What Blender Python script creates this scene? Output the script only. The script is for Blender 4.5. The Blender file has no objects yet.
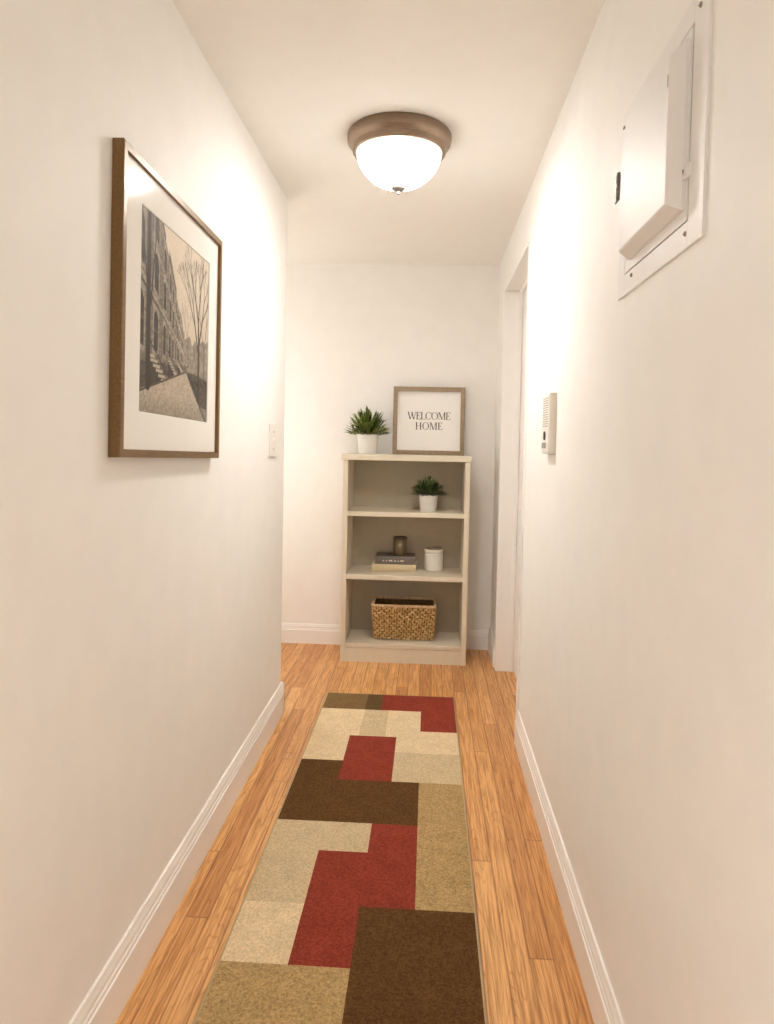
import bpy, bmesh, math, random
import numpy as np
from mathutils import Vector, Matrix

PI = math.pi
sc = bpy.context.scene
col = sc.collection
rnd = random.Random(7)

# ------------------------------------------------------------------ place
R, L, D, E, N, FJ = 0.42, -0.687, 4.464, 3.289, 3.11, 4.035   # right wall, left wall, end wall, left corner, doorway near / far
H, HEAD, BACK, FAR_L = 2.44, 2.187, -1.7, -1.95
CAM_H = 1.309

# ------------------------------------------------------------------ materials
def new_mat(name, rough=0.5, metal=0.0, color=(0.8, 0.8, 0.8), spec=0.5):
    m = bpy.data.materials.new(name)
    m.use_nodes = True
    b = m.node_tree.nodes['Principled BSDF']
    b.inputs['Base Color'].default_value = (*color, 1)
    b.inputs['Roughness'].default_value = rough
    b.inputs['Metallic'].default_value = metal
    b.inputs['Specular IOR Level'].default_value = spec
    return m, m.node_tree.nodes, m.node_tree.links, b

def coords(nt, scale=(1, 1, 1)):
    t = nt.new('ShaderNodeTexCoord')
    mp = nt.new('ShaderNodeMapping')
    mp.inputs['Scale'].default_value = scale
    return t, mp

def noisy(name, c1, c2, scale=60, rough=0.55, bump=0.1, stretch=(1, 1, 1), metal=0.0, spec=0.5, detail=4, dist=0.001, lo=0.3, hi=0.7):
    """a procedural material: two tones mixed by noise, the same noise as a fine bump"""
    m, n, l, b = new_mat(name, rough, metal, c1, spec)
    t, mp = coords(n, stretch)
    no = n.new('ShaderNodeTexNoise'); no.inputs['Scale'].default_value = scale; no.inputs['Detail'].default_value = detail
    l.new(t.outputs['Object'], mp.inputs['Vector']); l.new(mp.outputs['Vector'], no.inputs['Vector'])
    r = n.new('ShaderNodeValToRGB')
    r.color_ramp.elements[0].position = lo; r.color_ramp.elements[0].color = (*c1, 1)
    r.color_ramp.elements[1].position = hi; r.color_ramp.elements[1].color = (*c2, 1)
    l.new(no.outputs['Fac'], r.inputs['Fac']); l.new(r.outputs['Color'], b.inputs['Base Color'])
    if bump:
        bp = n.new('ShaderNodeBump'); bp.inputs['Strength'].default_value = bump; bp.inputs['Distance'].default_value = dist
        l.new(no.outputs['Fac'], bp.inputs['Height']); l.new(bp.outputs['Normal'], b.inputs['Normal'])
    return m

def attr_mat(name, rough, spec=0.3):
    m, n, l, b = new_mat(name, rough, 0, (1, 1, 1), spec)
    a = n.new('ShaderNodeAttribute'); a.attribute_name = 'tone'
    l.new(a.outputs['Color'], b.inputs['Base Color'])
    return m

WALLC = (0.868, 0.85, 0.815)
M = {}
M['wall'] = noisy('wall_paint', WALLC, tuple(c * 0.97 for c in WALLC), 9, 0.6, 0.05, spec=0.25, detail=6, dist=0.0015)
M['ceiling'] = noisy('ceiling_paint', (0.87, 0.845, 0.805), (0.855, 0.83, 0.79), 14, 0.8, 0.06, spec=0.15, detail=6, dist=0.0015)
M['trim'] = noisy('trim_paint', (0.89, 0.87, 0.84), (0.875, 0.855, 0.825), 20, 0.38, 0.02)
M['panel'] = noisy('panel_paint', (0.79, 0.775, 0.75), (0.78, 0.765, 0.74), 30, 0.5, 0.02)
M['shelf'] = noisy('shelf_paint', (0.70, 0.63, 0.50), (0.67, 0.60, 0.475), 30, 0.5, 0.05, stretch=(1, 1, .3))
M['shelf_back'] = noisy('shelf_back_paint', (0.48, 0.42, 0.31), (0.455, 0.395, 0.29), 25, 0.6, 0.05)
M['pot'] = noisy('glazed_ceramic', (0.82, 0.80, 0.76), (0.79, 0.77, 0.73), 40, 0.35, 0.02)
M['soil'] = noisy('soil', (0.03, 0.02, 0.012), (0.08, 0.05, 0.03), 150, 0.9, 0.6, dist=0.004)
M['gold_frame'] = noisy('gold_brown_frame', (0.21, 0.12, 0.04), (0.15, 0.08, 0.026), 30, 0.38, 0.05, stretch=(1, 6, 6), metal=0.25)
M['sign_frame'] = noisy('weathered_oak_frame', (0.34, 0.25, 0.16), (0.25, 0.175, 0.105), 40, 0.6, 0.15, stretch=(1, 3, 3))
M['mat_board'] = noisy('mat_board', (0.86, 0.84, 0.79), (0.84, 0.82, 0.77), 120, 0.85, 0.02, spec=0.1)
M['sign_board'] = noisy('sign_board', (0.90, 0.885, 0.85), (0.885, 0.87, 0.835), 90, 0.8, 0.03, spec=0.1)
M['ink'] = noisy('charcoal_ink', (0.09, 0.087, 0.078), (0.09, 0.088, 0.08), 60, 0.8, 0, spec=0.1)
M['bronze'] = noisy('brushed_bronze', (0.30, 0.215, 0.15), (0.24, 0.17, 0.115), 50, 0.38, 0.03, metal=0.75, stretch=(1, 1, 8))
M['nickel'] = noisy('dull_nickel', (0.33, 0.30, 0.26), (0.27, 0.25, 0.22), 50, 0.35, 0.02, metal=0.8)
M['dark_metal'] = noisy('dark_steel', (0.16, 0.15, 0.14), (0.22, 0.21, 0.19), 80, 0.45, 0.05, metal=0.5)
M['plastic'] = noisy('ivory_plastic', (0.80, 0.755, 0.68), (0.78, 0.735, 0.66), 30, 0.45, 0)
M['white_plastic'] = noisy('white_plastic', (0.82, 0.78, 0.72), (0.80, 0.76, 0.70), 30, 0.4, 0)
M['dark_plastic'] = noisy('dark_plastic', (0.035, 0.03, 0.028), (0.05, 0.045, 0.04), 30, 0.4, 0)
M['grey_plastic'] = noisy('grey_plastic', (0.30, 0.27, 0.24), (0.27, 0.245, 0.215), 30, 0.45, 0)
M['book_dark'] = noisy('charcoal_book_cloth', (0.105, 0.085, 0.07), (0.14, 0.115, 0.095), 160, 0.75, 0.15)
M['book_spine'] = noisy('grey_book_spine', (0.19, 0.16, 0.135), (0.14, 0.115, 0.095), 120, 0.6, 0.1)
M['book_cream'] = noisy('cream_book_cloth', (0.68, 0.56, 0.36), (0.60, 0.48, 0.29), 160, 0.7, 0.15)
M['pages'] = noisy('page_edges', (0.74, 0.67, 0.54), (0.62, 0.55, 0.42), 30, 0.8, 0.2, stretch=(1, 1, 40))
M['cup'] = noisy('brown_glazed_cup', (0.105, 0.072, 0.035), (0.14, 0.098, 0.046), 60, 0.28, 0.05)
M['cup_rim'] = noisy('dark_brown_rim', (0.05, 0.035, 0.022), (0.065, 0.045, 0.03), 60, 0.35, 0.05)
M['jar'] = noisy('white_stoneware', (0.80, 0.77, 0.71), (0.77, 0.74, 0.68), 40, 0.4, 0.03)
M['jar_lid'] = noisy('olive_grey_lid', (0.23, 0.19, 0.13), (0.28, 0.235, 0.165), 60, 0.45, 0.05, metal=0.3)
M['leaf'] = attr_mat('leaf_green', 0.42, 0.45)
M['print'] = attr_mat('sepia_print', 0.6, 0.2)
M['black_line'] = noisy('black_line', (0.05, 0.04, 0.035), (0.07, 0.06, 0.05), 60, 0.7, 0)
M['gap'] = noisy('dark_gap', (0.055, 0.042, 0.032), (0.07, 0.055, 0.042), 60, 0.8, 0)
M['binding'] = noisy('rug_binding_yarn', (0.52, 0.39, 0.23), (0.42, 0.31, 0.175), 500, 0.95, 0.4, spec=0.05)

def weave_mat(name, c1, c2, c3):
    m, n, l, b = new_mat(name, 0.7, 0, c1, 0.25)
    t, mp = coords(n, (1, 1, 1.6))
    no = n.new('ShaderNodeTexNoise'); no.inputs['Scale'].default_value = 55; no.inputs['Detail'].default_value = 3
    l.new(t.outputs['Object'], mp.inputs['Vector']); l.new(mp.outputs['Vector'], no.inputs['Vector'])
    r = n.new('ShaderNodeValToRGB')
    r.color_ramp.elements[0].position = 0.33; r.color_ramp.elements[0].color = (*c1, 1)
    r.color_ramp.elements[1].position = 0.68; r.color_ramp.elements[1].color = (*c3, 1)
    e = r.color_ramp.elements.new(0.5); e.color = (*c2, 1)
    l.new(no.outputs['Fac'], r.inputs['Fac']); l.new(r.outputs['Color'], b.inputs['Base Color'])
    return m
M['straw'] = weave_mat('seagrass', (0.34, 0.19, 0.065), (0.56, 0.36, 0.15), (0.74, 0.54, 0.28))
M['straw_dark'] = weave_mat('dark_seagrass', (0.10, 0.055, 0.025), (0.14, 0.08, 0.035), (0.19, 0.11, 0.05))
M['straw_pale'] = weave_mat('pale_seagrass', (0.52, 0.36, 0.20), (0.66, 0.48, 0.29), (0.76, 0.58, 0.38))

def carpet(name, c, var=0.30):
    m, n, l, b = new_mat(name, 0.95, 0, c, 0.05)
    t, mp = coords(n)
    a = n.new('ShaderNodeTexNoise'); a.inputs['Scale'].default_value = 150; a.inputs['Detail'].default_value = 3; a.inputs['Roughness'].default_value = 0.75
    f = n.new('ShaderNodeTexNoise'); f.inputs['Scale'].default_value = 14; f.inputs['Detail'].default_value = 5
    for x in (a, f): l.new(t.outputs['Object'], x.inputs['Vector'])
    r = n.new('ShaderNodeValToRGB')
    r.color_ramp.elements[0].position = 0.34; r.color_ramp.elements[0].color = (*[x * (1 - var) for x in c], 1)
    r.color_ramp.elements[1].position = 0.66; r.color_ramp.elements[1].color = (*[min(1, x * (1 + var)) for x in c], 1)
    l.new(a.outputs['Fac'], r.inputs['Fac'])
    mx = n.new('ShaderNodeMix'); mx.data_type = 'RGBA'; mx.blend_type = 'MULTIPLY'; mx.inputs[0].default_value = 1
    r2 = n.new('ShaderNodeValToRGB')
    r2.color_ramp.elements[0].position = 0.3; r2.color_ramp.elements[0].color = (0.88, 0.88, 0.88, 1)
    r2.color_ramp.elements[1].position = 0.7; r2.color_ramp.elements[1].color = (1, 1, 1, 1)
    l.new(f.outputs['Fac'], r2.inputs['Fac'])
    l.new(r.outputs['Color'], mx.inputs[6]); l.new(r2.outputs['Color'], mx.inputs[7])
    l.new(mx.outputs[2], b.inputs['Base Color'])
    bp = n.new('ShaderNodeBump'); bp.inputs['Strength'].default_value = 0.7; bp.inputs['Distance'].default_value = 0.004
    l.new(a.outputs['Fac'], bp.inputs['Height']); l.new(bp.outputs['Normal'], b.inputs['Normal'])
    return m

def floor_mat():
    m, n, l, b = new_mat('oak_strip_floor', 0.36, 0, (0.5, 0.3, 0.14), 0.45)
    t = n.new('ShaderNodeTexCoord')
    sp = n.new('ShaderNodeSeparateXYZ'); l.new(t.outputs['Object'], sp.inputs[0])
    def mth(op, a, bb=None, c=None):
        k = n.new('ShaderNodeMath'); k.operation = op
        for i, v in enumerate((a, bb, c)):
            if v is None: continue
            if isinstance(v, (int, float)): k.inputs[i].default_value = v
            else: l.new(v, k.inputs[i])
        return k.outputs[0]
    W, LEN = 0.0615, 1.5
    px = mth('DIVIDE', mth('ADD', sp.outputs['X'], 0.022), W)
    ix = mth('FLOOR', px); fx = mth('FRACT', px)
    wn = n.new('ShaderNodeTexWhiteNoise'); wn.noise_dimensions = '1D'; l.new(ix, wn.inputs['W'])
    py = mth('ADD', mth('DIVIDE', sp.outputs['Y'], LEN), mth('MULTIPLY', wn.outputs['Value'], 7.0))
    iy = mth('FLOOR', py); fy = mth('FRACT', py)
    cb = n.new('ShaderNodeCombineXYZ'); l.new(ix, cb.inputs[0]); l.new(iy, cb.inputs[1])
    w2 = n.new('ShaderNodeTexWhiteNoise'); w2.noise_dimensions = '2D'; l.new(cb.outputs[0], w2.inputs['Vector'])
    tone = w2.outputs['Value']
    # grain: each board samples its own patch of a stretched noise
    gv = n.new('ShaderNodeCombineXYZ')
    l.new(mth('ADD', mth('MULTIPLY', sp.outputs['X'], 1.0), mth('MULTIPLY', tone, 37.0)), gv.inputs[0])
    l.new(mth('MULTIPLY', sp.outputs['Y'], 0.032), gv.inputs[1])
    l.new(mth('MULTIPLY', tone, 11.0), gv.inputs[2])
    g1 = n.new('ShaderNodeTexNoise'); g1.inputs['Scale'].default_value = 170; g1.inputs['Detail'].default_value = 5; g1.inputs['Roughness'].default_value = 0.65
    l.new(gv.outputs[0], g1.inputs['Vector'])
    gv2 = n.new('ShaderNodeCombineXYZ')
    l.new(mth('ADD', sp.outputs['X'], mth('MULTIPLY', tone, 53.0)), gv2.inputs[0])
    l.new(mth('MULTIPLY', sp.outputs['Y'], 0.085), gv2.inputs[1]); l.new(mth('MULTIPLY', tone, 5.0), gv2.inputs[2])
    wv = n.new('ShaderNodeTexNoise'); wv.inputs['Scale'].default_value = 16; wv.inputs['Detail'].default_value = 1.0
    l.new(gv2.outputs[0], wv.inputs['Vector'])
    rings = mth('ABSOLUTE', mth('SINE', mth('MULTIPLY', wv.outputs['Fac'], 58.0)))   # cathedral rings
    base = n.new('ShaderNodeValToRGB')
    cr = base.color_ramp
    cr.elements[0].position = 0; cr.elements[0].color = (0.62, 0.295, 0.104, 1)
    cr.elements[1].position = 1; cr.elements[1].color = (0.86, 0.50, 0.205, 1)
    e = cr.elements.new(0.35); e.color = (0.73, 0.38, 0.14, 1)
    e = cr.elements.new(0.7); e.color = (0.80, 0.44, 0.174, 1)
    l.new(tone, base.inputs['Fac'])
    def mul(colr, fac, lo, hi, dark):
        r = n.new('ShaderNodeValToRGB')
        r.color_ramp.elements[0].position = lo; r.color_ramp.elements[0].color = (*dark, 1)
        r.color_ramp.elements[1].position = hi; r.color_ramp.elements[1].color = (1, 1, 1, 1)
        l.new(fac, r.inputs['Fac'])
        x = n.new('ShaderNodeMix'); x.data_type = 'RGBA'; x.blend_type = 'MULTIPLY'; x.inputs[0].default_value = 1
        l.new(colr, x.inputs[6]); l.new(r.outputs['Color'], x.inputs[7])
        return x.outputs[2]
    c = mul(base.outputs['Color'], g1.outputs['Fac'], 0.37, 0.60, (0.60, 0.50, 0.39))
    c = mul(c, rings, 0.0, 0.45, (0.80, 0.72, 0.62))
    edge = mth('MULTIPLY', mth('MINIMUM', fx, mth('SUBTRACT', 1.0, fx)), W)
    c = mul(c, edge, 0.0002, 0.0016, (0.52, 0.42, 0.34))
    ende = mth('MULTIPLY', mth('MINIMUM', fy, mth('SUBTRACT', 1.0, fy)), LEN)
    c = mul(c, ende, 0.0002, 0.0016, (0.60, 0.50, 0.42))
    l.new(c, b.inputs['Base Color'])
    bp = n.new('ShaderNodeBump'); bp.inputs['Strength'].default_value = 0.25; bp.inputs['Distance'].default_value = 0.001
    l.new(g1.outputs['Fac'], bp.inputs['Height']); l.new(bp.outputs['Normal'], b.inputs['Normal'])
    return m
M['floor'] = floor_mat()

def glow_mat():
    m, n, l, b = new_mat('lit_frosted_glass', 0.35, 0, (0.9, 0.88, 0.84))
    b.inputs['Emission Color'].default_value = (1.0, 0.985, 0.95, 1)
    ge = n.new('ShaderNodeNewGeometry'); sx = n.new('ShaderNodeSeparateXYZ'); l.new(ge.outputs['Normal'], sx.inputs[0])
    mr = n.new('ShaderNodeMapRange'); mr.inputs['From Min'].default_value = -.84; mr.inputs['From Max'].default_value = -1.0
    mr.inputs['To Min'].default_value = LAMP * .26; mr.inputs['To Max'].default_value = LAMP * 13.5
    l.new(sx.outputs['Z'], mr.inputs['Value']); l.new(mr.outputs[0], b.inputs['Emission Strength'])
    return m
LAMP = 15.0
M['glow'] = glow_mat()

def glass_mat():
    m = bpy.data.materials.new('picture_glazing'); m.use_nodes = True
    n, l = m.node_tree.nodes, m.node_tree.links
    n.remove(n['Principled BSDF'])
    o = n['Material Output']
    tr = n.new('ShaderNodeBsdfTransparent'); gl = n.new('ShaderNodeBsdfGlossy'); gl.inputs['Roughness'].default_value = 0.12
    fr = n.new('ShaderNodeFresnel'); fr.inputs['IOR'].default_value = 1.16
    ge = n.new('ShaderNodeNewGeometry'); ou = n.new('ShaderNodeMath'); ou.operation = 'SUBTRACT'; ou.inputs[0].default_value = 1   # only the outer faces mirror
    ml = n.new('ShaderNodeMath'); ml.operation = 'MULTIPLY'
    l.new(ge.outputs['Backfacing'], ou.inputs[1]); l.new(ou.outputs[0], ml.inputs[0]); l.new(fr.outputs[0], ml.inputs[1])
    mx = n.new('ShaderNodeMixShader')
    l.new(ml.outputs[0], mx.inputs[0]); l.new(tr.outputs[0], mx.inputs[1]); l.new(gl.outputs[0], mx.inputs[2]); l.new(mx.outputs[0], o.inputs['Surface'])
    return m
M['glazing'] = glass_mat()

# ------------------------------------------------------------------ mesh building (world coordinates, shifted to the thing's base on linking)
class MB:
    def __init__(self):
        self.v, self.f, self.sm, self.mi = [], [], [], []
    def add(self, vs, fs, smooth=False, mi=0):
        k = len(self.v)
        self.v += [tuple(p) for p in vs]
        for f in fs:
            self.f.append(tuple(i + k for i in f)); self.sm.append(smooth); self.mi.append(mi)
        return self
    def box(self, x0, x1, y0, y1, z0, z1, bev=0.0, mi=0, seg=2):
        bm = bmesh.new()
        bmesh.ops.create_cube(bm, size=1)
        for v in bm.verts:
            v.co = Vector((x0 + (v.co.x + .5) * (x1 - x0), y0 + (v.co.y + .5) * (y1 - y0), z0 + (v.co.z + .5) * (z1 - z0)))
        if bev: bmesh.ops.bevel(bm, geom=list(bm.edges), offset=bev, segments=seg, profile=0.6, affect='EDGES')
        bm.verts.index_update()
        self.add([v.co[:] for v in bm.verts], [[v.index for v in f.verts] for f in bm.faces], False, mi)
        bm.free(); return self
    def prism(self, poly, fn, a, b, mi=0):
        """poly: 2-D outline (counter-clockwise), fn(u, v, w) -> point, swept from w=a to w=b"""
        n = len(poly)
        vs = [fn(u, v, a) for u, v in poly] + [fn(u, v, b) for u, v in poly]
        fs = [(i, (i + 1) % n, n + (i + 1) % n, n + i) for i in range(n)] + [tuple(range(n - 1, -1, -1)), tuple(range(n, 2 * n))]
        return self.add(vs, fs, False, mi)
    def lathe(self, prof, c, seg=48, smooth=True, mi=0):
        """prof: (radius, z) from bottom to top"""
        cx, cy, cz = c; vs = []; fs = []; rows = []
        for r, z in prof:
            if r < 1e-6:
                rows.append([len(vs)] * seg); vs.append((cx, cy, cz + z))
            else:
                rows.append(list(range(len(vs), len(vs) + seg)))
                vs += [(cx + r * math.cos(2 * PI * i / seg), cy + r * math.sin(2 * PI * i / seg), cz + z) for i in range(seg)]
        for a, b in zip(rows, rows[1:]):
            for i in range(seg):
                j = (i + 1) % seg
                q = [a[i], a[j], b[j], b[i]]
                q = [x for k, x in enumerate(q) if x not in q[:k]]
                if len(q) > 2: fs.append(q)
        return self.add(vs, fs, smooth, mi)
    def tube(self, pts, rad, seg=8, closed=False, smooth=True, mi=0, flat=1.0):
        pts = [Vector(p) for p in pts]; n = len(pts)
        rads = rad if isinstance(rad, (list, tuple)) else [rad] * n
        vs = []; fs = []
        for i, p in enumerate(pts):
            t = (pts[(i + 1) % n] - pts[i - 1]) if closed else (pts[min(i + 1, n - 1)] - pts[max(i - 1, 0)])
            t.normalize()
            up = Vector((0, 0, 1)) if abs(t.z) < 0.9 else Vector((0, 1, 0))
            a = t.cross(up).normalized(); b = a.cross(t)
            for k in range(seg):
                an = 2 * PI * k / seg
                vs.append(p + (a * math.cos(an) * flat + b * math.sin(an)) * rads[i])
        for i in range(n if closed else n - 1):
            j = (i + 1) % n
            for k in range(seg):
                m_ = (k + 1) % seg
                fs.append((i * seg + k, i * seg + m_, j * seg + m_, j * seg + k))
        if not closed:
            fs.append(tuple(range(seg - 1, -1, -1))); fs.append(tuple((n - 1) * seg + k for k in range(seg)))
        return self.add(vs, fs, smooth, mi)
    def build(self, name, mats, parent=None, base=(0, 0, 0)):
        me = bpy.data.meshes.new(name)
        bx, by, bz = base
        me.from_pydata([(x - bx, y - by, z - bz) for x, y, z in self.v], [], self.f)
        bm = bmesh.new(); bm.from_mesh(me); bmesh.ops.recalc_face_normals(bm, faces=list(bm.faces)); bm.to_mesh(me); bm.free()
        me.polygons.foreach_set('use_smooth', self.sm)
        me.polygons.foreach_set('material_index', self.mi)
        for m in (mats if isinstance(mats, (list, tuple)) else [mats]): me.materials.append(m)
        me.update()
        o = bpy.data.objects.new(name, me); col.objects.link(o)
        if parent is not None: o.parent = parent
        else: o.location = base
        return o

def tag(o, label, cat, group=None):
    o['label'] = label; o['category'] = cat
    if group: o['group'] = group
    return o
def thing(name, loc, label, cat, group=None):
    o = bpy.data.objects.new(name, None); o.empty_display_size = 0.05; col.objects.link(o); o.location = loc
    return tag(o, label, cat, group)
def structure(o):
    o['kind'] = 'structure'; return o

# ------------------------------------------------------------------ the setting
T = 0.13
b = MB(); b.box(FAR_L - .1, R + 0.9, BACK - .1, D + .1, -0.08, 0); structure(b.build('floor', M['floor']))
b = MB(); b.box(FAR_L - .1, R + 0.9, BACK - .1, D + .1, H, H + .08); structure(b.build('ceiling', M['ceiling']))
b = MB(); b.prism([(L, BACK), (L, E), (FAR_L, E), (FAR_L, E - T), (L - T, E - T), (L - T, BACK)], lambda u, v, w: (u, v, w), 0, H)
structure(b.build('wall_left', M['wall']))
b = MB(); b.box(R, R + T, BACK, N, 0, H); b.box(R, R + T, FJ + .012, D, 0, H); b.box(R, R + T, N, FJ + .012, HEAD + .012, H)
structure(b.build('wall_right', M['wall']))
b = MB(); b.box(FAR_L - .1, R + T, D, D + .1, 0, H); structure(b.build('wall_end', M['wall']))
b = MB(); b.box(FAR_L - .1, FAR_L, E - T, D, 0, H); structure(b.build('wall_hall_end', M['wall']))

PROF = [(0, 0), (.016, 0), (.016, .098), (.0168, .1005), (.0158, .103), (.0132, .1045), (.0132, .113), (.0118, .1155), (.0100, .117),
        (.0100, .1195), (.0118, .121), (.0112, .129), (.0080, .138), (.0062, .1465), (.0050, .1475), (0, .1475)]
def base_run(b, fn, a, c, hs=1.0):
    b.prism([(u, z * hs) for u, z in PROF], fn, a, c)
b = MB(); base_run(b, lambda u, z, w: (L + u, w, z), BACK, E + .016)
base_run(b, lambda u, z, w: (w, E + u, z), FAR_L, L + .016)
structure(b.build('baseboard_left', M['trim']))
b = MB(); base_run(b, lambda u, z, w: (R - u, w, z), BACK, N - .055)
base_run(b, lambda u, z, w: (R - u, w, z), FJ + .065, D)
structure(b.build('baseboard_right', M['trim']))
b = MB(); base_run(b, lambda u, z, w: (w, D - u, z), FAR_L, R, 0.86)
structure(b.build('baseboard_end', M['trim']))

# doorway in the right wall: jamb lining with stop, thin casing, closed door leaf set back in it
b = MB()
b.box(R - .008, R + T, FJ, FJ + .012, 0, HEAD + .012, .0015)
b.box(R - .006, R + T, N - .004, N, 0, HEAD, .001)
b.box(R - .006, R + T, N, FJ, HEAD, HEAD + .012, .0015)
b.box(R + .075, R + .095, FJ - .011, FJ, 0, HEAD, .002)            # stops
b.box(R + .075, R + .095, N, N + .011, 0, HEAD, .002)
b.box(R + .075, R + .095, N + .011, FJ - .011, HEAD - .011, HEAD, .002)
# casing: narrow far strip, near strip above the baseboard, head strip
b.box(R - .008, R, FJ + .012, FJ + .065, 0, HEAD + .012, .002)
b.box(R - .006, R, N - .054, N - .004, 0, HEAD, .0015)
structure(b.build('trim_1', M['trim']))
b = MB()
dx = R + .097
b.box(dx, dx + .034, N + .004, FJ - .004, .008, HEAD - .003, .002)
for (z0, z1) in ((.22, .95), (1.10, 2.02)):
    for (y0, y1) in ((N + .11, (N + FJ) / 2 - .045), ((N + FJ) / 2 + .045, FJ - .11)):
        b.box(dx - .006, dx + .004, y0, y1, z0, z1, .005)
door = structure(b.build('door_1', M['trim']))
b = MB()
b.tube([(dx, N + .07, .96), (dx - .012, N + .07, .96)], .026, 20)
b.tube([(dx - .012, N + .07, .96), (dx - .030, N + .07, .96), (dx - .034, N + .07, .96), (dx - .05, N + .07, .96), (dx - .058, N + .07, .96)], [.009, .009, .022, .026, .014], 20)
b.build('door_handle', M['nickel'], door)

# ------------------------------------------------------------------ runner rug
CX = [-.494, -.322, -.283, -.205, -.166, -.115, -.010, .157]
CY = [1.16, 1.674, 1.905, 2.165, 2.335, 2.637, 2.797, 2.893, 3.045, 3.116, 3.350, 3.560]
CARP = dict(B=(0.115, 0.056, 0.020), b=(0.22, 0.135, 0.062), o=(0.13, 0.078, 0.034), r=(0.27, 0.048, 0.030),
            c=(0.74, 0.585, 0.37), g=(0.60, 0.47, 0.29), t=(0.44, 0.30, 0.135))
keys = list(CARP)
RUG = [  # rows from near to far, columns left to right
    'ttttBBB',   # 1.16 - 1.674
    'crrrBBB',   # - 1.905  (left cream, red to -.166)
    'grrrrrt',   # - 2.165
    'ggggrrt',   # - 2.335
    'BBBBBBt',   # - 2.637
    'BrrrrGG',   # - 2.797
    'crrrrGG',   # - 2.893
    'crrrrcc',   # - 3.045
    'ccggccc',   # - 3.116  (below the red corner)
    'ccggccr',   # - 3.350
    'bborrrr',   # - 3.560
]
RUG = [s.replace('G', 'g') for s in RUG]
rug = thing('runner_rug', (-.17, 2.36, 0), 'long runner rug of brown, red, cream and tan rectangles on the oak floor', 'rug')
b = MB(); TH = .009
def sub(vals, step):
    out = []
    for a, c in zip(vals, vals[1:]):
        k = max(1, round((c - a) / step)); out += [(a + (c - a) * i / k, a + (c - a) * (i + 1) / k) for i in range(k)]
    return out
vid = {}
def rv(x, y):
    k = (round(x, 5), round(y, 5))
    if k not in vid: vid[k] = len(b.v); b.v.append((x, y, TH))
    return vid[k]
for x0, x1 in sub(CX, .05):
    i = max(k for k in range(7) if CX[k] <= x0 + 1e-6)
    for y0, y1 in sub(CY, .05):
        j = max(k for k in range(11) if CY[k] <= y0 + 1e-6)
        b.f.append((rv(x0, y0), rv(x1, y0), rv(x1, y1), rv(x0, y1))); b.sm.append(False); b.mi.append(keys.index(RUG[j][i]))
x0, x1, y0, y1 = CX[0], CX[-1], CY[0], CY[-1]
b.add([(x0, y0, 0.001), (x1, y0, 0.001), (x1, y1, 0.001), (x0, y1, 0.001), (x0, y0, TH), (x1, y0, TH), (x1, y1, TH), (x0, y1, TH)],
      [(0, 1, 5, 4), (1, 2, 6, 5), (2, 3, 7, 6), (3, 0, 4, 7), (3, 2, 1, 0)], False, keys.index('t'))
CM = [carpet('carpet_' + n_, CARP[k], v_) for k, n_, v_ in (('B', 'dark_brown', .38), ('b', 'taupe', .28), ('o', 'olive_brown', .3), ('r', 'brick_red', .30),
                                                           ('c', 'cream', .2), ('g', 'greige', .22), ('t', 'tan', .36))]
b.build('pile', CM, rug, rug.location)
b = MB()
b.tube([(x0, y0, .0052), (x1, y0, .0052), (x1, y1, .0052), (x0, y1, .0052)], .0048, 8, closed=True)
b.build('edge_binding', M['binding'], rug, rug.location)

# ------------------------------------------------------------------ bookshelf
SF, SB = 4.108, 4.444
X0, X1 = -.503, .246
bs = thing('bookshelf', ((X0 + X1) / 2, (SF + SB) / 2, 0), 'putty grey open bookshelf with three shelves against the end wall', 'bookshelf')
bl = bs.location
for xa, xb in ((X0, X0 + .030), (X1 - .030, X1)):
    MB().box(xa, xb, SF, SB, 0, 1.206, .002).build('side_panel', M['shelf'], bs, bl)
MB().box(X0 - .010, X1 + .008, SF - .010, SB, 1.206, 1.241, .004).build('top', M['shelf'], bs, bl)
XI0, XI1 = X0 + .030, X1 - .030
for z0, z1 in ((.874, .902), (.496, .524)):
    MB().box(XI0, XI1, SF + .003, SB - .012, z0, z1, .002).build('shelf', M['shelf'], bs, bl)
MB().box(XI0, XI1, SF + .001, SB - .012, .088, .112, .002).build('shelf', M['shelf'], bs, bl)
MB().box(XI0, XI1, SF + .005, SF + .022, 0, .086, .001).build('plinth', M['shelf'], bs, bl)
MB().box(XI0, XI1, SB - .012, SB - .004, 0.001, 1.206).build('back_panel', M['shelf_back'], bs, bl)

# ------------------------------------------------------------------ potted plants
def leaf(mb, tones, root, az, el, length, width, droop, tone, nseg=6):
    d = Vector((math.cos(az), math.sin(az), 0)); p = Vector(root); e = el; side = Vector((-math.sin(az), math.cos(az), 0))
    vs = []; k0 = len(mb.v)
    for i in range(nseg + 1):
        t = i / nseg
        w = width * (math.sin(PI * min(1, t * .86 + .14)) ** .8) * (1 if t < 1 else .02)
        dirv = d * math.cos(e) + Vector((0, 0, 1)) * math.sin(e)
        nrm = Vector((0, 0, 1)) * math.cos(e) - d * math.sin(e)
        vs += [p - side * w * .5 + nrm * w * .22, p, p + side * w * .5 + nrm * w * .22]
        tt = tone if t < .7 else tuple(c * (1 + .35 * (t - .7) / .3) for c in tone)
        tones += [tt] * 3
        p = p + dirv * (length / nseg); e -= droop / nseg
    fs = []
    for i in range(nseg):
        a = i * 3
        fs += [(a, a + 1, a + 4, a + 3), (a + 1, a + 2, a + 5, a + 4)]
    mb.add(vs, fs, True)
def paint(o, tones):
    a = o.data.color_attributes.new('tone', 'FLOAT_COLOR', 'POINT')
    a.data.foreach_set('color', np.array([(*t, 1) for t in tones], dtype=np.float32).ravel())
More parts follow.
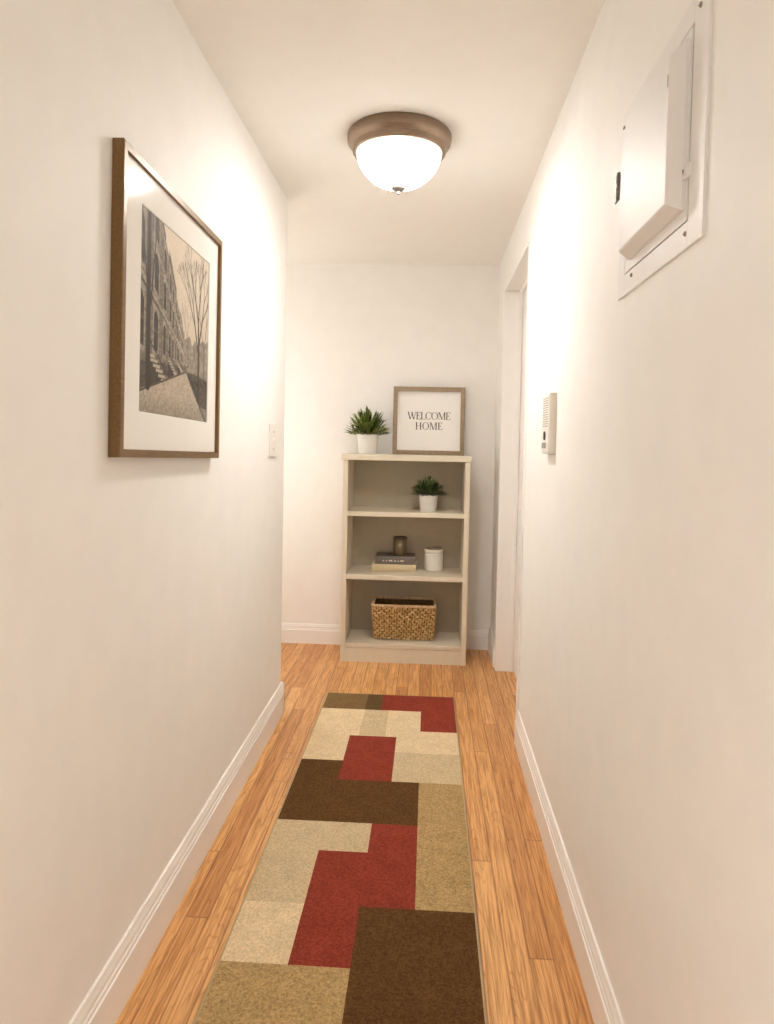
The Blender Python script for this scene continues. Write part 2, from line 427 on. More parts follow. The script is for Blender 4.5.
def plant(label, c, rb, rt, h, fr, fh, n, seed, greens, lw):
    rr = random.Random(seed)
    p = thing('potted_plant', c, label, 'plant', 'potted plants on the bookshelf')
    b = MB()
    b.lathe([(0, 0), (rb - .004, 0), (rb, .004), (rt, h - .012), (rt + .001, h - .010), (rt + .0015, h - .002), (rt, h), (rt - .006, h), (rt - .007, h - .004), (rt - .010, h - .028), (0, h - .028)], c, 40)
    b.build('pot', M['pot'], p, c)
    MB().lathe([(0, h - .030), (rt - .011, h - .030), (rt - .0095, h - .014), (rt * .5, h - .010), (0, h - .007)], c, 30).build('soil', M['soil'], p, c)
    b = MB(); tones = []
    for i in range(n):
        q = (i + .5) / n
        el = math.radians(88 - 82 * q ** .85 + rr.uniform(-6, 6)); az = i * 2.39996 + rr.uniform(-.25, .25)
        ln = (fh * math.sin(max(el, 0)) ** 2 + fr * math.cos(el) ** 2) * rr.uniform(.80, 1.10)
        g = rr.choice(greens); k = rr.uniform(.75, 1.25); tone = tuple(x * k for x in g)
        r0 = rt * .55 * q
        root = (c[0] + r0 * math.cos(az), c[1] + r0 * math.sin(az), c[2] + h - .013)
        leaf(b, tones, root, az, el + .18, ln, lw * rr.uniform(.8, 1.15), .55 * rr.uniform(.3, 1), tone)
        # side leaflets along the outer part of the frond
        dirv = Vector((math.cos(az) * math.cos(el), math.sin(az) * math.cos(el), math.sin(el)))
        for s in (-1, 1):
            for t in (.42, .62):
                rp = Vector(root) + dirv * ln * t
                leaf(b, tones, rp, az + s * rr.uniform(.6, .95), el + rr.uniform(-.1, .3), ln * .34, lw * .62, .4, tuple(x * rr.uniform(.8, 1.25) for x in tone), 4)
    # fan of leaves kept in front of the wall
    for i, (x, y, z) in enumerate(b.v):
        if y > 4.425: b.v[i] = (x, 4.425 - (y - 4.425) * .25, z)
    f = b.build('foliage', M['leaf'], p, c)
    paint(f, tones)
    return p
GREENS = [(.06, .09, .014), (.10, .145, .018), (.17, .21, .03), (.028, .045, .010), (.24, .27, .05)]
GREENS2 = [(.03, .055, .014), (.055, .095, .02), (.08, .125, .03), (.018, .036, .012), (.11, .15, .05)]
plant('larger leafy green plant in white pot on top of the bookshelf beside the framed sign', (-.376, 4.295, 1.241), .056, .065, .120, .128, .184, 84, 3, GREENS, .018)
plant('smaller leafy green plant in white pot on the upper shelf of the bookshelf', (.004, 4.235, .902), .050, .055, .100, .106, .128, 80, 11, GREENS2, .014)

# ------------------------------------------------------------------ framed sign leaning on the wall
sg = thing('framed_sign', (-.004, 4.384, 1.241), 'square wood framed WELCOME HOME sign standing on top of the bookshelf', 'sign')
w2, hh, fw = .2235, .424, .026   # local: x across, z up, front at y<0
def mitre_frame(name, mats, parent, x0, x1, z0, z1, wd, y0, y1, lip=0.003):
    """four mitred rails in one mesh, local coordinates"""
    b = MB()
    o_ = [(x0, z0), (x1, z0), (x1, z1), (x0, z1)]; i_ = [(x0 + wd, z0 + wd), (x1 - wd, z0 + wd), (x1 - wd, z1 - wd), (x0 + wd, z1 - wd)]
    om = [(x0 + lip, z0 + lip), (x1 - lip, z0 + lip), (x1 - lip, z1 - lip), (x0 + lip, z1 - lip)]
    loops = [[(x, y1, z) for x, z in o_], [(x, y0 + lip, z) for x, z in o_], [(x, y0, z) for x, z in om], [(x, y0, z) for x, z in i_], [(x, y1, z) for x, z in i_]]
    vs = [p for lp in loops for p in lp]; fs = []
    for k in range(len(loops)):
        k2 = (k + 1) % len(loops)
        for i in range(4):
            j = (i + 1) % 4
            fs.append((k * 4 + i, k * 4 + j, k2 * 4 + j, k2 * 4 + i))
    b.add(vs, fs)
    return b.build(name, mats, parent)
mitre_frame('frame', M['sign_frame'], sg, -w2, w2, 0, hh, fw, -.024, .016)
MB().box(-w2 + fw - .002, w2 - fw + .002, .004, .012, fw - .002, hh - fw + .002).build('board', M['sign_board'], sg)
# serif lettering as outlines: thick stems, thin hairlines, flat serifs
def quad(b, p): b.prism(p, lambda u, v, w: (u, w, v), .0032, .0042)
def letter(b, ch, x, z, h):
    st, th = h * .14, h * .05
    sw = h * .10
    def stem(x_, w_): quad(b, [(x_, z), (x_ + w_, z), (x_ + w_, z + h), (x_, z + h)])
    def serif(xc, zz, w_): quad(b, [(xc - w_, zz), (xc + w_, zz), (xc + w_, zz + th * .8), (xc - w_, zz + th * .8)])
    def slant(xa, za, xb, zb, w_): quad(b, [(xa, za), (xa + w_, za), (xb + w_, zb), (xb, zb)] if za < zb else [(xb, zb), (xb + w_, zb), (xa + w_, za), (xa, za)])
    def ring(xc, rx, gap=0):
        zc = z + h / 2; n = 40
        pts = []
        a0, a1 = (gap, 2 * PI - gap)
        for i in range(n + 1):
            a = a0 + (a1 - a0) * i / n
            ri = rx - (th + (st - th) * abs(math.cos(a)) ** 1.5)
            pts.append(((xc + rx * math.cos(a), zc + h * .515 * math.sin(a)), (xc + ri * math.cos(a), zc + (h * .515 - th * .8) * math.sin(a))))
        for (a, a2), (c, c2) in zip(pts, pts[1:]): quad(b, [a, c, c2, a2])
    if ch == 'W':
        w = h * 1.16
        slant(x, z + h, x + w * .24, z, st); slant(x + w * .30, z, x + w * .50, z + h, th)
        slant(x + w * .42, z + h, x + w * .64, z, st); slant(x + w * .70, z, x + w * .93, z + h, th)
        for c in (.06, .48, .94): serif(x + w * c, z + h - th * .8, sw * 1.4)
    elif ch in 'EL':
        w = h * .62
        stem(x + sw * .6, st); serif(x + sw * .6 + st / 2, z, sw * 1.3)
        serif(x + sw * .6 + st / 2, z + h - th * .8, sw * 1.3)
        quad(b, [(x, z), (x + w, z), (x + w, z + th), (x, z + th)]); quad(b, [(x + w - th, z), (x + w, z), (x + w + th * .3, z + h * .26), (x + w - th * .5, z + h * .26)])
        if ch == 'E':
            quad(b, [(x, z + h - th), (x + w * .94, z + h - th), (x + w * .94, z + h), (x, z + h)])
            quad(b, [(x + w * .94 - th, z + h * .76), (x + w * .94, z + h * .76), (x + w * .94, z + h), (x + w * .94 - th, z + h)])
            quad(b, [(x + sw, z + h * .49), (x + w * .66, z + h * .49), (x + w * .66, z + h * .49 + th), (x + sw, z + h * .49 + th)])
            quad(b, [(x + w * .66 - th, z + h * .39), (x + w * .66, z + h * .39), (x + w * .66, z + h * .64), (x + w * .66 - th, z + h * .64)])
    elif ch == 'C':
        w = h * .80
        ring(x + h * .43, h * .43, .72)
        quad(b, [(x + w - th * 1.2, z + h * .68), (x + w, z + h * .68), (x + w, z + h), (x + w - th * 1.2, z + h)])
    elif ch == 'O':
        w = h * .90
        ring(x + w / 2, w / 2)
    elif ch == 'M':
        w = h * 1.06
        quad(b, [(x + sw, z), (x + sw + th, z), (x + sw + th, z + h), (x + sw, z + h)]); stem(x + w - sw - st, st)
        slant(x + sw, z + h, x + w * .44, z, st); slant(x + w * .46, z, x + w - sw - st, z + h, th)
        serif(x + sw + th / 2, z, sw); serif(x + w - sw - st / 2, z, sw * 1.4)
        serif(x + sw * .7, z + h - th * .8, sw); serif(x + w - sw - st / 2, z + h - th * .8, sw * 1.4)
    elif ch == 'H':
        w = h * .90
        stem(x + sw, st); stem(x + w - sw - st, st)
        quad(b, [(x + sw, z + h * .5), (x + w - sw, z + h * .5), (x + w - sw, z + h * .5 + th), (x + sw, z + h * .5 + th)])
        for c in (x + sw + st / 2, x + w - sw - st / 2):
            serif(c, z, sw * 1.35); serif(c, z + h - th * .8, sw * 1.35)
    return w
ADV = dict(W=1.16, E=.62, L=.62, C=.80, O=.90, M=1.06, H=.90)
b = MB()
for word, width, zb, xc in (('WELCOME', .268, .222, .001), ('HOME', .170, .158, .001)):
    h = .046; gap = (width - sum(ADV[c] for c in word) * h) / (len(word) - 1); x = xc - width / 2
    for c in word: x += letter(b, c, x, zb, h) + gap
b.build('lettering', M['ink'], sg)['label'] = 'dark serif lettering'
sg.rotation_euler = (math.radians(-3.2), 0, 0)

# ------------------------------------------------------------------ books, cup, jar
def book(label, x0, x1, y0, y1, z0, z1, cover, spine, marks):
    loc = ((x0 + x1) / 2, (y0 + y1) / 2, z0)
    k = thing('book', loc, label, 'book', 'books stacked on the middle shelf')
    ct = .003
    b = MB()
    b.box(x0, x1, y0 + .004, y1, z0, z0 + ct, .001); b.box(x0, x1, y0 + .004, y1, z1 - ct, z1, .001)
    b.build('cover', cover, k, loc)
    b = MB()   # rounded spine facing the corridor
    zc, hz = (z0 + z1) / 2, (z1 - z0) / 2
    outer = [(y0 + .006 - .006 * math.cos(a), zc + hz * math.sin(a)) for a in [(-PI / 2) + PI * i / 10 for i in range(11)]]
    inner = [(y + .003, zc + (z - zc) * .86) for y, z in reversed(outer)]
    b.prism(outer + inner, lambda u, v, w: (w, u, v), x0, x1)
    b.build('spine', spine, k, loc)
    if marks:  # pale bars standing for the unreadable spine title
        b = MB(); rr = random.Random(4); x = x0 + .045
        while x < x1 - .06:
            w = rr.uniform(.008, .022)
            b.box(x, x + w, y0 - .0006, y0 + .0005, zc - .006, zc - .006 + rr.uniform(.005, .010)); x += w + rr.uniform(.006, .014)
        b.build('spine_title', M['pages'], k, loc)['label'] = 'pale unreadable title on the spine'
    MB().box(x0 + .004, x1 - .004, y0 + .0085, y1 - .004, z0 + ct, z1 - ct).build('pages', M['pages'], k, loc)
    return k
book('cream hardback lying under the dark book on the middle shelf', -.333, -.061, 4.245, 4.41, .524, .567, M['book_cream'], M['book_cream'], False)
book('dark grey hardback lying on the cream book, under the brown cup', -.314, -.071, 4.252, 4.412, .567, .615, M['book_dark'], M['book_spine'], True)
cc = (-.165, 4.318, .615)
cup = thing('candle_cup', cc, 'small dark brown cylindrical cup standing on the stacked books', 'cup')
MB().lathe([(0, 0), (.039, 0), (.0425, .004), (.043, .102), (.040, .102), (.039, .012), (0, .010)], cc, 40).build('body', M['cup'], cup, cc)
MB().lathe([(.0432, .1015), (.0444, .1035), (.0442, .1125), (.0425, .1145), (.0395, .1135), (.0388, .1015)], cc, 40).build('rim', M['cup_rim'], cup, cc)['label'] = 'darker rim band'
jc = (.045, 4.335, .524)
jar = thing('lidded_jar', jc, 'round white ceramic jar with olive grey lid on the middle shelf', 'jar')
MB().lathe([(0, 0), (.054, 0), (.0575, .004), (.058, .010), (.058, .100), (.0565, .106), (.0535, .109), (.0535, .112), (.0565, .114), (.0575, .118), (.0575, .131), (.056, .134), (.050, .134), (.050, .108), (.052, .012), (0, .010)], jc, 48).build('body', M['jar'], jar, jc)
b = MB(); b.lathe([(.0, .1345), (.0555, .1345), (.0560, .137), (.054, .141), (.040, .1435), (.012, .1445), (.009, .147), (.0105, .151), (.0085, .154), (0, .155)], jc, 48)
b.build('lid', M['jar_lid'], jar, jc)['label'] = 'olive grey lid with a small knob'

# ------------------------------------------------------------------ woven basket
def rrect(hx, hy, r, n):
    """n points evenly spaced along a rounded rectangle, with outward normals"""
    segs = []
    for cx, cy, a0 in ((hx - r, hy - r, 0), (-hx + r, hy - r, PI / 2), (-hx + r, -hy + r, PI), (hx - r, -hy + r, 1.5 * PI)):
        for i in range(9):
            a = a0 + PI / 2 * i / 8; segs.append((cx + r * math.cos(a), cy + r * math.sin(a), math.cos(a), math.sin(a)))
    segs.append(segs[0]); d = [0]
    for p, q in zip(segs, segs[1:]): d.append(d[-1] + math.hypot(q[0] - p[0], q[1] - p[1]))
    out = []; k = 0
    for i in range(n):
        s = d[-1] * i / n
        while d[k + 1] < s: k += 1
        t = (s - d[k]) / max(1e-9, d[k + 1] - d[k]); p, q = segs[k], segs[k + 1]
        out.append(tuple(p[j] + (q[j] - p[j]) * t for j in range(4)))
    return out
bc = (-.131, 4.309, .112)
bk = thing('storage_basket', bc, 'rectangular woven seagrass basket with open top on the bottom shelf', 'basket')
BH, NS = .205, 74
def bas(z): t = z / BH; return .176 + .014 * t, -.0 + .097 + .016 * t     # half sizes, widening upwards
b = MB(); rows = 13
for k in range(rows):
    z = .012 + (BH - .022) * k / (rows - 1); hx, hy = bas(z)
    pts = []
    for i, (x, y, nx, ny) in enumerate(rrect(hx, hy, .016, NS * 4)):
        ph = i / 4 * PI + (PI if k % 2 else 0)
        o_ = .0052 * math.cos(ph); zz = .0022 * math.sin(ph * .5 + k * 1.3)
        pts.append((bc[0] + x + nx * o_, bc[1] + y + ny * o_, bc[2] + z + zz))
    b.tube(pts, .0076, 7, closed=True, flat=.66)
b.build('woven_sides', M['straw'], bk, bc)
b = MB()
hx0, hy0 = bas(0); hx1, hy1 = bas(BH)
lo = rrect(hx0, hy0, .016, NS); hi = rrect(hx1, hy1, .016, NS)
for p, q in zip(lo, hi):
    b.tube([(bc[0] + p[0], bc[1] + p[1], bc[2] + .004), (bc[0] + q[0], bc[1] + q[1], bc[2] + BH)], .0032, 6)
# close inner wall of tightly packed strands, and the bottom
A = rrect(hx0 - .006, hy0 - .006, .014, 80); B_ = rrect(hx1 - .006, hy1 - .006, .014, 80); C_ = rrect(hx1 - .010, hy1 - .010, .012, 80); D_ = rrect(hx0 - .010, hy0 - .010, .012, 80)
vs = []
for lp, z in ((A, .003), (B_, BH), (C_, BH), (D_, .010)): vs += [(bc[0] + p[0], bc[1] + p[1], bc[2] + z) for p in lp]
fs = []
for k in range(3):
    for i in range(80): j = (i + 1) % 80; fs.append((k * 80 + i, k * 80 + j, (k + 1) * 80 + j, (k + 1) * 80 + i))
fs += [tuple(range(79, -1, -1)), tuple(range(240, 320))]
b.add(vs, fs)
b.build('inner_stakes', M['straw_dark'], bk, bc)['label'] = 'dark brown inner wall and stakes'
b = MB()
for s in (0, PI):   # two twisted strands
    pts = []
    for i, (x, y, nx, ny) in enumerate(rrect(hx1, hy1, .016, 260)):
        a = i * 2 * PI * 40 / 260 + s
        pts.append((bc[0] + x + nx * .0042 * math.cos(a), bc[1] + y + ny * .0042 * math.cos(a), bc[2] + BH + .006 + .0042 * math.sin(a)))
    b.tube(pts, .0058, 7, closed=True)
b.build('rim', M['straw_pale'], bk, bc)['label'] = 'pale twisted rope rim'

# ------------------------------------------------------------------ ceiling light
lc = (-.133, 2.61, H)
cl = thing('ceiling_light', lc, 'lit flush ceiling light with frosted glass bowl and bronze rim', 'ceiling light')
MB().lathe([(.148, -.064), (.158, -.070), (.166, -.070), (.171, -.065), (.171, -.050), (.175, -.044), (.184, -.038), (.189, -.032), (.191, -.022), (.191, -.006), (.187, 0), (0, 0)], lc, 72).build('canopy', M['bronze'], cl, lc)
bowl = [(0, -.190)] + [(.156 * math.sin(a) ** .96, -.066 - .124 * math.cos(a) ** 1.08) for a in [PI / 2 * i / 16 for i in range(1, 16)]] + [(.156, -.062)]
MB().lathe(bowl, lc, 72).build('glass_bowl', M['glow'], cl, lc)
MB().lathe([(0, -.214), (.005, -.213), (.0065, -.209), (.005, -.205), (.005, -.202), (.014, -.200), (.027, -.194), (.029, -.190), (.024, -.185), (0, -.183)], lc, 32).build('finial', M['nickel'], cl, lc)

# ------------------------------------------------------------------ framed photograph on the left wall
PY0, PY1, PZ0, PZ1, PD = 1.462, 2.172, 1.267, 1.947, .027
# local frame: x along the wall (towards the far end), z up, y<0 towards the room
ph = thing('framed_photograph', (L, PY0, PZ0), 'large gold brown framed sepia street photograph hanging on the left wall', 'picture')
ph.rotation_euler = (math.radians(0), 0, PI / 2)
ph.rotation_euler = (Matrix.Rotation(PI / 2, 4, 'Z') @ Matrix.Rotation(0.022, 4, 'Y')).to_euler()
PW, PH_ = PY1 - PY0, PZ1 - PZ0
mitre_frame('frame', M['gold_frame'], ph, 0, PW, 0, PH_, .018, -PD, -.001, .002)
ix0, ix1, iz0, iz1 = .116, .612, .106, .584      # picture opening
b = MB()
o_ = [(.016, .016), (PW - .016, .019), (PW - .016, PH_ - .016), (.016, PH_ - .016)]; i_ = [(ix0, iz0), (ix1, iz0), (ix1, iz1), (ix0, iz1)]
vs = [(x, -.0180, z) for x, z in o_] + [(x, -.0180, z) for x, z in i_] + [(x + s * .0012, -.0163, z + t * .0012) for (x, z), (s, t) in zip(i_, ((1, 1), (-1, 1), (-1, -1), (1, -1)))] + [(x, -.0150, z) for x, z in o_]
fs = []
for k in range(3):
    for i in range(4): j = (i + 1) % 4; fs.append([(i, j, 4 + j, 4 + i), (4 + i, 4 + j, 8 + j, 8 + i), (j, i, 12 + i, 12 + j)][k])
b.add(vs, fs); b.build('mat_board', M['mat_board'], ph)
MB().box(.016, PW - .016, -.0206, -.0198, .016, PH_ - .016).build('glazing', M['glazing'], ph)

def street(nx, nz):
    """a generic sepia street: row of stone houses with stoops on the left, bare trees, path, sky"""
    s = np.linspace(0, 1, nx)[None, :].repeat(nz, 0); t = np.linspace(0, 1, nz)[:, None].repeat(nx, 1)
    g = np.random.default_rng(5)
    def fuzz(kx, kz):
        a = g.random((kz + 2, kx + 2)); X = s * kx; Z = t * kz
        i = np.floor(X).astype(int); j = np.floor(Z).astype(int); fx = X - i; fz = Z - j
        return (a[j, i] * (1 - fx) + a[j, i + 1] * fx) * (1 - fz) + (a[j + 1, i] * (1 - fx) + a[j + 1, i + 1] * fx) * fz
    VS, VT = .70, .31
    img = .88 + .06 * t - .06 * s + .05 * (fuzz(7, 7) - .5)                         # sky
    # far haze of trees and houses round the vanishing point
    far = (t < .40 + .10 * fuzz(22, 2) + .22 * np.clip(s - .80, 0, 1)) & (t > VT - .06) & (s > .55)
    img = np.where(far, .58 + .22 * (fuzz(50, 60) - .5), img)
    # ground
    gnd = t < VT - .03
    img = np.where(gnd, .55 + .12 * (fuzz(50, 70) - .5), img)
    # houses
    a = np.clip((VS - s) / VS, 1e-3, None); hg = (t - VT) / a; k = 1 / a
    roof = 1.14 + .05 * np.sign(np.sin(k * 3.1)) * (k > 1.8)
    wall = (s < VS - .01) & (hg < roof) & (hg > -.20)
    tone = .46 + .14 * np.clip((k - 1) / 3, 0, 1) + .20 * (fuzz(70, 110) - .5)
    course = np.where(np.abs(((hg + 5) * 14) % 1 - .5) > .44, -.04, 0)
    tone = tone + course
    u = (k * 2.5) % 1
    for z0, z1, lit in ((.02, .30, 0), (.44, .70, 1), (.80, 1.00, 2)):
        wdw = (np.abs(u - .5) < .19) & (hg > z0) & (hg < z1 - .04 * (np.abs(u - .5) / .19) ** 2)
        surr = (np.abs(u - .5) < .27) & (hg > z0 - .03) & (hg < z1 + .04)
        tone = np.where(surr, tone + .14, tone); tone = np.where(wdw, .17 + .08 * fuzz(30, 40), tone)
        sash = wdw & (np.abs(hg - (z0 + z1) / 2) < .012); tone = np.where(sash, .36, tone)
    for z, w, d in ((1.10, .04, -.16), (1.055, .02, .15), (.38, .018, .16), (.35, .012, -.12), (.74, .014, .10)):
        tone = np.where(np.abs(hg - z) < w, tone + d, tone)
    tone = np.where(hg < -.06, tone - .14, tone)
    img = np.where(wall, tone, img)
    # stoop: stepped flank with light treads running down to the path
    for q0, sc_ in ((.10, 1.0), (.36, .55), (.50, .32)):
        for i in range(8):
            x0 = q0 + .034 * sc_ * i; z0 = VT - .01 - (.245 * sc_) * (i / 8) * .72
            st = (s > x0) & (s < x0 + .09 * sc_) & (t < z0) & (t > z0 - .012 * sc_ - .004)
            rs = (s > x0) & (s < x0 + .085 * sc_) & (t < z0 - .010 * sc_) & (t > VT - .255 * sc_)
            img = np.where(rs, .19 + .05 * fuzz(30, 30), img); img = np.where(st, .74, img)
        rail = (s > q0 - .01) & (s < q0 + .30 * sc_) & (np.abs(t - (VT + .07 * sc_ - (s - q0) * .62)) < .005)
        img = np.where(rail, .12, img)
    # pale path and kerb
    pl = .10 + (s - 0) * .27
    path = (t < np.minimum(pl, .29)) & (s < .60 + (.29 - t) * 1.25)
    img = np.where(path, .74 + .16 * (fuzz(80, 110) - .5) - .12 * np.clip((.12 - t) / .12, 0, 1), img)
    img = np.where((np.abs(t - pl) < .006) & (s < .62), .33, img)
    kb = .60 + (.29 - t) * 1.25
    img = np.where((t < .29) & (s > kb) & (s < kb + .022), .28, img)
    img = np.where((t < .29) & (s > kb + .022) & (s < kb + .05), .55, img)
    # hedges at the right
    hd = (t < .27 + .03 * (fuzz(14, 14) - .5) - .05 * (s - .7)) & (t > .10 + .05 * (1 - s) - .02) & (s > kb + .02) & (s > .66)
    img = np.where(hd, .24 + .26 * (fuzz(60, 90) - .4), img)
    # trees: recursive bare branches
    def stroke(x0, z0, x1, z1, w0, w1, v):
        nonlocal img
        asp = 1.0
        dx_, dz_ = x1 - x0, z1 - z0; q = np.clip(((s - x0) * dx_ + (t - z0) * dz_) / (dx_ ** 2 + dz_ ** 2 + 1e-9), 0, 1)
        d = np.hypot(s - x0 - q * dx_, (t - z0 - q * dz_) * asp); w = w0 + (w1 - w0) * q
        c = np.clip((w - d) / .004 + .5, 0, 1); img = img * (1 - c) + v * c
    r2 = random.Random(9)
    def grow(x, z, an, ln, w, n, v):
        x1, z1 = x + ln * math.cos(an), z + ln * math.sin(an)
        stroke(x, z, x1, z1, w, w * .72, v)
        if n:
            for k_ in range(2 if n > 1 else 3): grow(x1, z1, an + r2.uniform(.08, .42) * (1 if k_ % 2 else -1), ln * r2.uniform(.62, .88), w * .62, n - 1, v + .03)
    stroke(.105, .14, .10, 1.02, .028, .020, .16); stroke(.13, .55, .20, 1.0, .008, .004, .18); stroke(.09, .6, .01, 1.0, .008, .004, .18)
    stroke(.835, .13, .84, .42, .020, .015, .14)
    grow(.84, .42, 1.66, .17, .013, 5, .15); grow(.84, .38, 1.95, .19, .010, 5, .17); grow(.84, .45, 1.25, .17, .010, 5, .17)
    grow(.93, .20, 1.55, .22, .007, 5, .25); grow(.66, .36, 1.75, .10, .004, 4, .38)
    img = np.clip(img + .12 * (g.random(img.shape) - .5), .07, .95)
    edge = np.minimum(np.minimum(s, 1 - s), np.minimum(t, 1 - t)) < .004
    img = np.where(edge, .18, img)
    return img
NX, NZ = 190, 250
img = street(NX, NZ) ** 2.3
xs = np.linspace(ix0 + .0005, ix1 - .0005, NX); zs = np.linspace(iz0 + .0005, iz1 - .0005, NZ)
vs = [(x, -.0158, z) for z in zs for x in xs]
fs = [(j * NX + i, j * NX + i + 1, (j + 1) * NX + i + 1, (j + 1) * NX + i) for j in range(NZ - 1) for i in range(NX - 1)]
b = MB(); b.add(vs, fs)
pr = b.build('print', M['print'], ph)
dk, lt = np.array([.022, .014, .007]), np.array([.86, .74, .58])
paint(pr, [tuple(dk + (lt - dk) * v) for v in img.ravel()])
pr['label'] = 'sepia street photograph with stoops and bare trees'

# ------------------------------------------------------------------ breaker panel high on the right wall
ec = (R, 1.35, 1.64)
ep = thing('breaker_panel', ec, 'white metal breaker panel cover high on the right wall', 'electrical panel')
# trim plate in two rings so that the door slot is a real groove
px, p0, p1, q0, q1 = R - .005, 1.118, 1.604, 1.639, 2.044
d0, d1, e0, e1 = 1.190, 1.552, 1.686, 2.000
b = MB()
b.box(px, R + .001, p0, d0 - .0075, q0, q1, .0015); b.box(px, R + .001, d1 + .0015, p1, q0, q1, .0015)
b.box(px, R + .001, d0 - .0085, d1 + .003, q0, e0 - .0032, .0012); b.box(px, R + .001, d0 - .0085, d1 + .003, e1 + .0015, q1, .0012)
b.build('cover_plate', M['panel'], ep, ec)
MB().box(R - .002, R, d0 - .008, d1 + .002, e0 - .0035, e1 + .002).build('slot', M['gap'], ep, ec)
b = MB()
b.box(px + .0005, R - .0015, d0, d1, e0, e1, .001)
# raised, drawn centre with sloping sides
def ringpts(x, y0_, y1_, z0_, z1_): return [(x, y0_, z0_), (x, y1_, z0_), (x, y1_, z1_), (x, y0_, z1_)]
lp = [ringpts(px + .001, 1.198, 1.512, 1.706, 1.984), ringpts(R - .010, 1.198, 1.512, 1.706, 1.984), ringpts(R - .031, 1.211, 1.500, 1.718, 1.966), ringpts(R - .033, 1.214, 1.497, 1.721, 1.963)]
vs = [p for q in lp for p in q]; fs = []
for k in range(3):
    for i in range(4): j = (i + 1) % 4; fs.append((k * 4 + i, k * 4 + j, k * 4 + 4 + j, k * 4 + 4 + i))
fs.append((12, 13, 14, 15)); b.add(vs, fs)
pd = b.build('door', M['panel'], ep, ec)
MB().box(R - .0338, R - .0325, 1.2155, 1.2175, 1.915, 1.935).build('dent', M['grey_plastic'], pd, ec)
b = MB()
b.box(px - .006, px + .001, 1.170, 1.204, 1.752, 1.774, .003); b.tube([(px - .005, 1.186, 1.764), (px - .0085, 1.186, 1.764)], .006, 14)
lt_ = b.build('latch', M['panel'], ep, ec)
MB().tube([(px - .0084, 1.186, 1.764), (px - .0092, 1.186, 1.764)], .003, 10).build('latch_rivet', M['dark_metal'], lt_, ec)
b = MB(); b.box(R - .004, R, 1.632, 1.664, 1.872, 1.934, .001)
for k in range(3): b.tube([(R - .004, 1.633, 1.872 + k * .0202), (R - .004, 1.633, 1.8915 + k * .0202)], .0042, 12)
b.build('hinge', M['dark_metal'], ep, ec)
for (y, z) in ((1.155, 2.012), (1.190, 1.664), (1.497, 1.670), (1.588, 2.012), (1.582, 1.742)):
    b = MB(); b.tube([(px + .001, y, z), (px - .0015, y, z), (px - .0032, y, z)], [.0046, .0044, .0026], 14)
    b.box(px - .0036, px - .0028, y - .0042, y + .0042, z - .0007, z + .0007)
    b.build('screw', M['nickel'], ep, ec)

# ------------------------------------------------------------------ intercom on the right wall
y0, y1, z0, z1 = 2.343, 2.490, 1.284, 1.488
ic = (R, (y0 + y1) / 2, z0)
io = thing('intercom', ic, 'beige wall intercom with speaker slots beside the doorway on right wall', 'intercom')
MB().box(R - .022, R + .001, y0, y1, z0, z1, .003).build('housing', M['plastic'], io, ic)
fx = R - .024
b = MB(); b.box(fx, R - .0215, y0 + .006, y1 - .006, z0 + .006, z1 - .006, .001); fp = b.build('face_plate', M['plastic'], io, ic)
b = MB()
for r_ in range(13):
    for c_ in range(6):
        yy = y0 + .022 + c_ * .0185; zz = 1.376 + r_ * .0078
        b.box(fx - .0006, fx + .0004, yy, yy + .0115, zz, zz + .0032)
b.build('speaker_slots', M['grey_plastic'], io, ic)
b = MB(); b.tube([(fx + .001, 2.420, 1.345), (fx - .003, 2.420, 1.345), (fx - .0045, 2.420, 1.345)], [.0155, .0155, .0135], 24); b.build('button', M['dark_plastic'], io, ic)['label'] = 'round black button'
MB().box(fx - .0025, fx + .001, 2.395, 2.470, 1.302, 1.322, .001).build('button', M['grey_plastic'], io, ic)['label'] = 'grey rectangular button'
MB().box(fx - .0025, fx + .001, 2.352, 2.385, 1.302, 1.322, .001).build('button', M['plastic'], io, ic)['label'] = 'beige rectangular button'

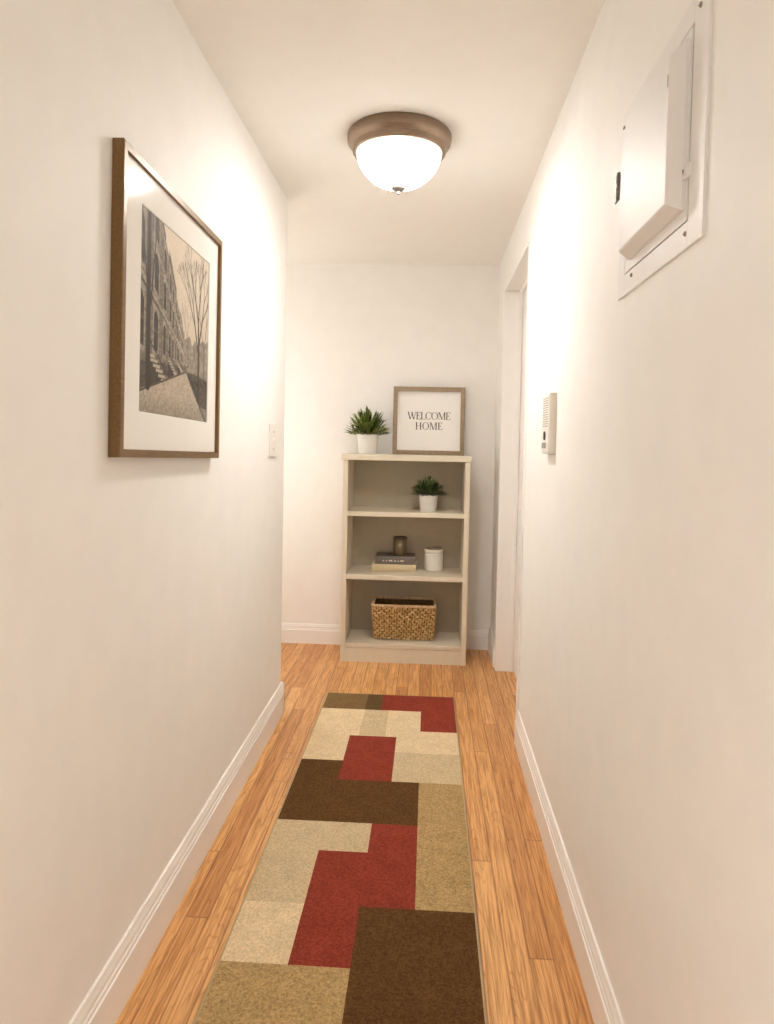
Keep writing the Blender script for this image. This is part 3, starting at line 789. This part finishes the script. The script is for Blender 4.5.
# ------------------------------------------------------------------ light switch on the left wall
y0, y1, z0, z1 = 2.968, 3.092, 1.240, 1.382
lc2 = (L, (y0 + y1) / 2, (z0 + z1) / 2)
ls = thing('light_switch', lc2, 'white toggle light switch on the left wall near the corner', 'light switch')
MB().box(L, L + .007, y0, y1, z0, z1, .003).build('wall_plate', M['white_plastic'], ls, lc2)
yc, zc = lc2[1], lc2[2]
b = MB(); b.box(L + .006, L + .0085, yc - .008, yc + .008, zc - .014, zc + .014, .001)
b.prism([(L + .007, zc - .005), (L + .020, zc + .003), (L + .020, zc + .009), (L + .007, zc + .005)], lambda u, v, w: (u, w, v), yc - .005, yc + .005)
b.build('toggle', M['white_plastic'], ls, lc2)
for s_ in (-1, 1):
    MB().tube([(L + .0065, yc, zc + s_ * .038), (L + .0082, yc, zc + s_ * .038)], .004, 12).build('screw', M['nickel'], ls, lc2)

# ------------------------------------------------------------------ added fill lights, out of view
def fill_light(name, loc, power, rad, color):
    d = bpy.data.lights.new(name, 'POINT'); d.energy = power; d.shadow_soft_size = rad; d.color = color
    o = bpy.data.objects.new(name, d); o.location = loc; col.objects.link(o); return o
fill_light('fill_behind_camera', (-.13, -.5, .85), 14.5, .3, (1.0, .985, .96))       # fill added behind the camera to brighten the near walls, no fixture there
fill_light('fill_side_hall', (-1.5, 3.9, 1.4), 9, .2, (1.0, .985, .95))          # unseen fill added round the left corner to even out the brightness

w = bpy.data.worlds.new('World'); sc.world = w; w.use_nodes = True
w.node_tree.nodes['Background'].inputs[0].default_value = (1, .95, .88, 1); w.node_tree.nodes['Background'].inputs[1].default_value = 0.1

# ------------------------------------------------------------------ camera
yaw, pitch, roll = -.05215, -.03749, .02008
f_px, cx, cy = 698.44, 391.9, 469.45
fw_ = Vector((math.sin(yaw) * math.cos(pitch), math.cos(yaw) * math.cos(pitch), math.sin(pitch)))
r_ = Vector((math.cos(yaw), -math.sin(yaw), 0)); u_ = r_.cross(fw_)
r2 = r_ * math.cos(roll) + u_ * math.sin(roll); u2 = u_ * math.cos(roll) - r_ * math.sin(roll)
cam = bpy.data.cameras.new('camera'); co = bpy.data.objects.new('camera', cam); col.objects.link(co)
mw = Matrix((r2, u2, -fw_)).transposed().to_4x4(); mw.translation = Vector((0, 0, CAM_H)); co.matrix_world = mw
cam.sensor_fit = 'AUTO'; cam.sensor_width = 36; cam.lens = f_px * 36 / 1024
cam.shift_x = (387 - cx) / 1024; cam.shift_y = (cy - 512) / 1024
cam.clip_start = 0.02
sc.camera = co

sc.view_settings.view_transform = 'Standard'; sc.view_settings.look = 'None'; sc.view_settings.gamma = 1
sc.view_settings.exposure = 0.74; sc.view_settings.use_curve_mapping = False
sc.cycles.max_bounces = 12; sc.cycles.diffuse_bounces = 8
